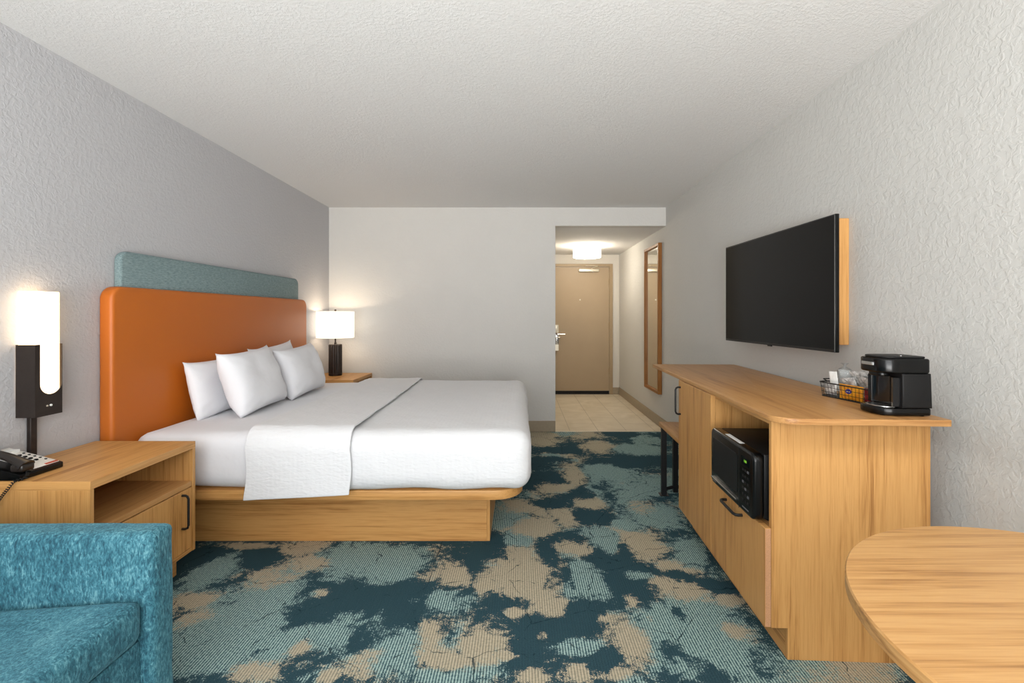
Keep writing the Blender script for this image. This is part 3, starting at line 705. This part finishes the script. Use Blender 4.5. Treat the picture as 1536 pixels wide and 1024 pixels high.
# near side panel with toe-kick notch
sp_ = prism([(.0217, .115), (.08, .115), (.08, 0), (.585, 0), (.585, Zt), (.0217, Zt)], P0, P0+.018, .001, 1, axis='y'); obj('side_panel', sp_, M['wood_z'], cb)
sp_ = prism([(.0217, .115), (.08, .115), (.08, 0), (.575, 0), (.575, Zt), (.0217, Zt)], P1, P1+.018, .001, 1, axis='y'); obj('side_panel', sp_, M['wood_z'], cb)
obj('divider', box(.0217, .57, .628, .646, .135, Zt, .001, 1), M['wood_z'], cb)
obj('back_panel', box(.571, .577, P0+.019, P1-.001, .1, Zt), M['wood_z'], cb)
obj('niche_shelf', box(.0217, .57, P0+.0185, .6275, .462, .479, .001, 1), M['top_y'], cb)
obj('bottom_panel', box(.0217, .57, P0+.0185, P1-.0005, .117, .134), M['wood_y'], cb)
obj('toe_kick', box(.08, .098, P0+.0185, P1-.0005, 0, .1165), M['wood_y'], cb)
obj('top_rail', box(.0217, .04, P0+.0185, .6275, .862, Zt), M['wood_y'], cb)
dd = obj('drawer', box(-.002, .0205, P0, .6235, .118, .4805, .0015, 1), M['wood_z'], cb)
obj('board_edge', box(.0, .0195, P0-.0012, P0, .12, .479), M['board_end'], dd)
handle('handle', (-.002, .275, .447), (-.002, .435, .447), (-.030, 0, 0), .0062, dd)
dd = obj('door', box(-.002, .0205, .6265, P1+.018, .118, .8785, .0015, 1), M['wood_z'], cb)
handle('handle', (-.002, 1.11, .682), (-.002, 1.11, .84), (-.030, 0, 0), .0055, dd)
obj('support_panel', box(.30, .57, Lc-.06, Lc-.042, 0, Zt, .001, 1), M['wood_z'], cb)

# microwave
mw = thing('microwave', 'black countertop microwave sitting in the open niche of the oak cabinet', 'microwave', (O_[0]+.0, O_[1]+.0, .4795), TH)
mo = Vector((0, 0, 0))
y0, y1, h0, h1 = .122, .556, .012, .262
obj('casing', box(.018, .36, y0+.012, y1-.004, h0, h1-.004, .006, 2), M['plastic_m'], mw)
fd_ = prism(rrect(y0, y1, h0-.004, h1, .028, 6), -.027, .0175, .012, 4, axis='x'); front = obj('front_panel', fd_, M['plastic'], mw)
# door on the far side, controls on the near side
obj('door_window', prism(rrect(.265, .525, .062, .222, .012), -.0285, -.026, .0008, 1, axis='x'), M['window_dark'], front)
obj('door_gap', box(-.0278, -.026, .246, .2485, .01, .25), M['rubber'], front)
obj('door_pull', box(-.034, -.026, .262, .535, .034, .040, .001, 1), M['chrome'], front)['label'] = 'silver trim line'
obj('display', box(-.0279, -.026, .150, .225, .198, .230), M['glass_blk'], front)
text('display_digits', '1:00', .014, M['green_led'], front, (-.0282, .188, .214), (R(90), 0, R(-90)))
for r_ in range(6):
    for c_ in range(3):
        y = .165+c_*.022; z = .178-r_*.024
        obj('key', box(-.0284, -.026, y-.007, y+.007, z-.0045, z+.0045), M['grey_key'] if (r_+c_) % 4 == 0 else M['plastic_m'], front)
obj('start_label', box(-.0284, -.026, .16, .215, .028, .033), M['grey_key'], front)
obj('maker_label', box(-.0284, -.026, .49, .53, .022, .028), M['grey_key'], front)
obj('sticker', box(-.014, .006, .27, .42, h1+.0001, h1+.0009), M['white_paper'], mw)['label'] = 'white paper sticker'
for (a, b) in ((.05, y0+.04), (.05, y1-.04), (.32, y0+.04), (.32, y1-.04)): obj('foot', lathe([(.012, 0), (.012, .013)], a, b, 12), M['rubber'], mw)

# luggage bench tucked beyond the cabinet
bn = thing('bench', 'low oak bench with black metal legs beyond the end of the cabinet', 'bench', O_, TH)
obj('bench_top', box(.0205, .43, 1.165, 1.706, .473, .500, .002, 2), M['top_y'], bn)
for (x, y) in ((.022, 1.625), (.115, 1.672), (.022, 1.19), (.38, 1.19), (.38, 1.655)):
    if (x, y) == (.022, 1.19): continue
    g = box(x, x+.034, y, y+.034, .004, .4728, .002, 1); obj('leg', g, M['black'], bn)
    
obj('stretcher', tube([(.045, 1.642, .04), (.128, 1.69, .04), (.397, 1.672, .04)], .011, 4), M['black'], bn)
obj('foot_plate', box(.008, .07, 1.612, 1.672, .0, .004, .001, 1), M['black'], bn)

# ------------------------------------------------------------------ television and its board
tvb = thing('mounting_board', 'oak board fixed to the right wall behind the television', 'panel', (XR-.001, 2.215, 1.122))
obj('board', box(-.048, 0, 0, .93, 0, .61, .0015, 1), M['wood_z'], tvb); 
tv = thing('television', 'large flat black television on the right wall above the cabinet', 'television', (1.470, 2.146, 1.0895), R(1.6))
TL, THt = 1.082, .65
obj('housing', box(.0, .018, 0, TL, 0, THt, .003, 2), M['plastic'], tv)
obj('bezel_edge', box(-.001, .0, .0015, TL-.0015, .0015, THt-.0015), M['black'], tv)
obj('screen', box(-.002, -.0005, .008, TL-.008, .014, THt-.008), M['screen'], tv)
obj('screen_trim', box(-.0022, -.0002, .004, .0055, .004, THt-.004), M['chrome'], tv)
obj('logo_tab', box(-.003, .004, TL*.5-.02, TL*.5+.02, -.006, .004, .001, 1), M['plastic'], tv)
obj('wall_bracket', box(.0182, .040, .35, .70, .15, .5, .002, 1), M['black'], tv)

# ------------------------------------------------------------------ coffee maker
cm = thing('coffee_maker', 'black single-cup coffee maker at the near end of the cabinet', 'coffee maker', (1.268, 1.71, .9041), R(-2))
def dshape(x0, x1, hw, rf=.055, rb=.012): return rrect(x0, x1, -hw, hw, (rf, rb, rb, rf), 10)
obj('base', prism(dshape(.018, .195, .072), .003, .028, .004, 3), M['plastic'], cm)
obj('drip_tray', prism(rrect(.028, .085, -.052, .052, (.045, .004, .004, .045), 10), .0282, .032, .001, 1), M['chrome'], cm)['label'] = 'silver drip tray'
obj('rear_body', prism([(.092, .0285), (.197, .0285), (.193, .152), (.092, .152)], -.072, .072, .006, 3, axis='y'), M['plastic_m'], cm)
obj('head', prism(dshape(.022, .193, .072, .05, .015), .1525, .205, .007, 4), M['plastic'], cm)
obj('lid', prism(dshape(.034, .184, .064, .045, .015), .2055, .2125, .003, 3), M['plastic_m'], cm)
obj('brew_nozzle', prism(rrect(.04, .085, -.035, .035, .02, 6), .138, .1523, .002, 2), M['plastic'], cm)
# glossy concave column under the head
own = prism([(.0925, -.062), (.0925, .062), (.066, .062)] + [(.066+.022*math.cos(R(a)), .05*math.sin(R(a))) for a in range(80, -81, -16)] + [(.066, -.062)], .033, .1375, .001, 1)
obj('inner_column', own, M['glass_blk'], cm)
nm = box(-.004, .006, -.030, .025, .178, .190, .001, 1); obj('name_plate', xf(nm, Matrix.Translation((.0195, -.0, 0))), M['chrome'], cm)['label'] = 'silver name plate'
obj('button', lathe([(.005, .2126), (.005, .2145)], .11, -.04, 12), M['chrome'], cm)
for (a, b) in ((.045, -.04), (.045, .04), (.17, -.055), (.17, .055)): obj('foot', lathe([(.008, 0), (.008, .0032)], a, b, 10), M['rubber'], cm)

# ------------------------------------------------------------------ coffee condiment basket
ZT = .9041
bk_ = thing('wire_basket', 'small black wire basket of coffee packets beside the coffee maker', 'basket', (1.435, 1.965, ZT), R(10))
def brect(o, z): return [Vector((a, b, z)) for a, b in rrect(-.062-o, .062+o, -.125-o, .125+o, .02, 5)]
rimm = bmesh.new()
for z, o, r in ((.002, 0, .002), (.022, .002, .0011), (.042, .004, .0011), (.062, .006, .003)):
    p = brect(o, z); join(rimm, tube(p+[p[0], p[1]], r, 6))
obj('rim', rimm, M['black'], bk_)
wires = bmesh.new(); p0 = brect(0, .002); p1 = brect(.006, .062)
def per(pl, s):
    pl = pl+[pl[0]]; L = [(pl[i+1]-pl[i]).length for i in range(len(pl)-1)]; t = s*sum(L)
    for i, l in enumerate(L):
        if t <= l: return pl[i].lerp(pl[i+1], t/l if l else 0)
        t -= l
    return pl[-1]
for k in range(44): join(wires, tube([per(p0, k/44), per(p1, k/44)], .0009, 5))
obj('wire_mesh', wires, M['black'], bk_)
obj('basket_floor', box(-.058, .058, -.12, .12, .0, .0018), M['black'], bk_)
obj('handle', tube([(-.02, .131, .062), (-.02, .15, .07), (.02, .15, .07), (.02, .131, .062)], .003, 6), M['black'], bk_)
Bm = Matrix.Translation(bk_.location) @ Matrix.Rotation(R(10), 4, 'Z')
def packet(name, W, H, T_, m, pos, rot, label, cat, group=None, seed=1, crimp=True, extra=None):
    bm = bmesh.new(); n = 12; g = {}
    for s in (1, -1):
        for i in range(n+1):
            for j in range(n+1):
                u = -1+2*i/n; v = -1+2*j/n
                if s < 0 and (i in (0, n) or j in (0, n)): g[s, i, j] = g[1, i, j]; continue
                t = T_/2*((1-u**4)*(1-v**2 if crimp else 1-v**4))**.55 + .0018*noise.noise(Vector((u*3, v*3, seed*3+s)))
                if crimp and abs(v) > .84: t = .0008
                g[s, i, j] = bm.verts.new((W/2*u*(1-.02*(1-abs(v))), H/2*v, s*max(t, .0003)))
    for s in (1, -1):
        for i in range(n):
            for j in range(n):
                q = [g[s, i, j], g[s, i+1, j], g[s, i+1, j+1], g[s, i, j+1]]
                try: bm.faces.new(q if s > 0 else q[::-1])
                except ValueError: pass
    o = obj(name, bm, m, smooth=50)
    o.matrix_world = Bm @ Matrix.Translation(pos) @ Matrix.Rotation(R(rot[2]), 4, 'Z') @ Matrix.Rotation(R(rot[1]), 4, 'Y') @ Matrix.Rotation(R(rot[0]), 4, 'X')
    tag(o, label, cat, group); return o
op = packet('snack_packet', .112, .062, .012, M['orange_pkt'], (-.049, -.022, .035), (90, 0, 92), 'orange snack packet with blue oval badge behind the basket wires', 'packet', None, 5)
bp = lathe([(.0005, .0), (.014, .0), (.014, .0012), (.0005, .0014)], 0, 0, 24); xf(bp, Matrix.Diagonal((1, .72, 1, 1)) @ Matrix.Translation((0, 0, 0)))
badge = obj('badge', bp, M['blue'], op); badge.location = (.006, .004, -.0075); badge.rotation_euler = (R(180), 0, 0)
nb = box(-.008, .008, -.0018, .0018, .0012, .002); obj('badge_lettering', nb, M['white_paper'], badge)
packet('snack_packet', .030, .058, .008, M['red_pkt'], (-.044, -.095, .034), (88, 0, 95), 'dark red packet standing next to the orange packet in basket', 'packet', None, 9)
packet('sugar_packet', .050, .055, .008, M['tan_pkt'], (-.028, -.096, .033), (84, 0, 80), 'speckled tan packet at the coffee-maker end of the basket', 'packet', None, 11)
packet('coffee_packet', .125, .115, .024, M['silver'], (.022, -.035, .074), (64, 6, 96), 'largest silver foil coffee packet leaning at the back of the basket', 'packet', 'silver packets in the basket', 13)
packet('coffee_packet', .075, .085, .016, M['silver'], (-.012, -.058, .066), (64, -8, 84), 'silver foil packet lying in front of the largest foil packet', 'packet', 'silver packets in the basket', 17)
packet('coffee_packet', .060, .075, .014, M['silver'], (-.018, .012, .058), (66, 10, 100), 'silver foil packet in the middle of the basket behind the orange one', 'packet', 'silver packets in the basket', 19)
packet('coffee_packet', .055, .05, .010, M['silver'], (-.046, .085, .034), (86, 0, 100), 'small silver packet at the far end of the basket', 'packet', 'silver packets in the basket', 23)
packet('napkin_packet', .04, .085, .010, M['white_paper'], (-.026, .088, .068), (84, 4, 96), 'white paper packet standing at the far end of the basket', 'packet', None, 29)
cw = thing('wrapped_cups', 'upright stack of white cups in clear wrap standing in basket', 'cup', (Bm @ Vector((.022, .080, .002))))
for k in range(3):
    own = lathe([(.019, .012+k*.026), (.0255, .075+k*.018), (.0262, .077+k*.018), (.0245, .075+k*.018), (.018, .015+k*.026)], 0, 0, 28); obj('cup', own, M['white_paper'], cw)
own = lathe([(.024, .0), (.028, .06), (.0295, .112), (.02, .122), (.006, .130), (.005, .136), (.016, .146)], 0, 0, 22, caps=False)
for v in own.verts: v.co += Vector((1, 1, 0))*(.003*noise.noise(v.co*90))
obj('clear_wrap', own, M['clear'], cw)
sk = thing('coffee_stirrer', 'black stirrer laid across the silver packets in the basket', 'stirrer', (Bm @ Vector((.045, .035, .095))), R(60))
obj('stick', tube([(-.05, 0, -.004), (.05, 0, .006)], .0025, 6), M['black'], sk)

# ------------------------------------------------------------------ round table
rt = thing('round_table', 'round oak table in the right foreground', 'table', (1.02, .685, 0))
obj('tabletop', lathe([(.0005, .722), (.436, .722), (.4395, .7245), (.4395, .7465), (.437, .75), (.0005, .75)], 0, 0, 128, caps=False), M['table'], rt)
obj('pedestal', lathe([(.04, .03), (.04, .7), (.12, .715), (.12, .7215)], 0, 0, 32), M['black'], rt)
obj('base_plate', lathe([(.27, 0), (.27, .012), (.25, .02), (.05, .03)], 0, 0, 48), M['black'], rt)

# ------------------------------------------------------------------ sofa
sf = thing('sofa', 'teal chenille sofa with square arms against the left wall', 'sofa', (-1.6, .52, 0))
def so_(p): return p
def sdisp(p, n): return n*(fb(p, 5, 3)*.004)
def sg(x0, x1, y0, y1, z0, z1, r, cell=.03, disp=sdisp):
    return rgrid(x0+1.6, x1+1.6, y0-.52, y1-.52, z0, z1, r, cell, None, disp)
obj('arm', sg(-2.06, -1.09, 1.358, 1.456, .06, .616, .022, .02), M['chenille'], sf, smooth=70)
obj('arm', sg(-2.06, -1.09, -.456, -.358, .06, .616, .022, .02), M['chenille'], sf, smooth=70)
obj('base', sg(-2.06, -1.118, -.356, 1.356, .06, .31, .012, .03), M['chenille'], sf, smooth=70)
def cdisp(p, n):
    s = fb(p, 5, 3)*.005
    x = p.x-1.6
    dz = 0
    if p.z > .37: dz = -.045*max(0, min(1, (-1.12-x)/.7))+.0
    return n*s+Vector((0, 0, dz))
obj('seat_cushion', sg(-1.86, -1.108, -.353, 1.352, .312, .432, .024, .025, cdisp), M['chenille'], sf, smooth=70)
obj('backrest', sg(-2.06, -1.865, -.356, 1.356, .312, .80, .05, .03), M['chenille'], sf, smooth=70)
for (x, y) in ((-1.15, 1.38), (-1.15, -.38), (-2.0, 1.38), (-2.0, -.38)):
    obj('leg', lathe([(.018, 0), (.025, .059)], x+1.6, y-.52, 14), M['black'], sf)

# ------------------------------------------------------------------ lights, world, camera
def area(name, loc, rot, sx, sy, power, col):
    l = bpy.data.lights.new(name, 'AREA'); l.shape = 'RECTANGLE'; l.size = sx; l.size_y = sy; l.energy = power; l.color = col
    o = bpy.data.objects.new(name, l); C.objects.link(o); o.location = loc; o.rotation_euler = rot; return o
area('window_daylight', ((WX0+WX1)/2, YF-.14, (WZ0+WZ1)/2), (R(90), 0, 0), WX1-WX0, WZ1-WZ0, WIN_P, (.96, .98, 1))
# unseen fill light added outside the window, aimed up to brighten the ceiling
area('ceiling_fill', (-.2, YF-2.2, -.3), (R(180-28), 0, 0), 6.0, 3.6, FILL_P, (1, .985, .96))
def point(name, loc, power, r, col):
    l = bpy.data.lights.new(name, 'POINT'); l.energy = power; l.shadow_soft_size = r; l.color = col
    o = bpy.data.objects.new(name, l); C.objects.link(o); o.location = loc
point('lamp_bulb', (-1.893, 4.70, .6525+.60), LAMP_P, .02, (1, .80, .58))
point('lamp_bulb', (-1.893, 4.70, .6525+.455), LAMP_P*.8, .02, (1, .80, .58))
w = bpy.data.worlds.new('daylight'); SC.world = w; w.use_nodes = True
bg = w.node_tree.nodes['Background']; bg.inputs[0].default_value = (.93, .97, 1, 1); bg.inputs[1].default_value = 3.0
cam = bpy.data.cameras.new('camera'); co = bpy.data.objects.new('camera', cam); C.objects.link(co)
cam.sensor_width = 36; cam.lens = 690/1536*36; cam.shift_x = -13/1536; cam.shift_y = -39/1536
co.location = (0, 0, 1.2636); co.rotation_euler = (R(90), 0, 0); cam.clip_start = .02
SC.camera = co
SC.view_settings.view_transform = 'Standard'; SC.view_settings.look = 'None'; SC.view_settings.gamma = 1
SC.view_settings.use_curve_mapping = False; SC.view_settings.exposure = EXPO
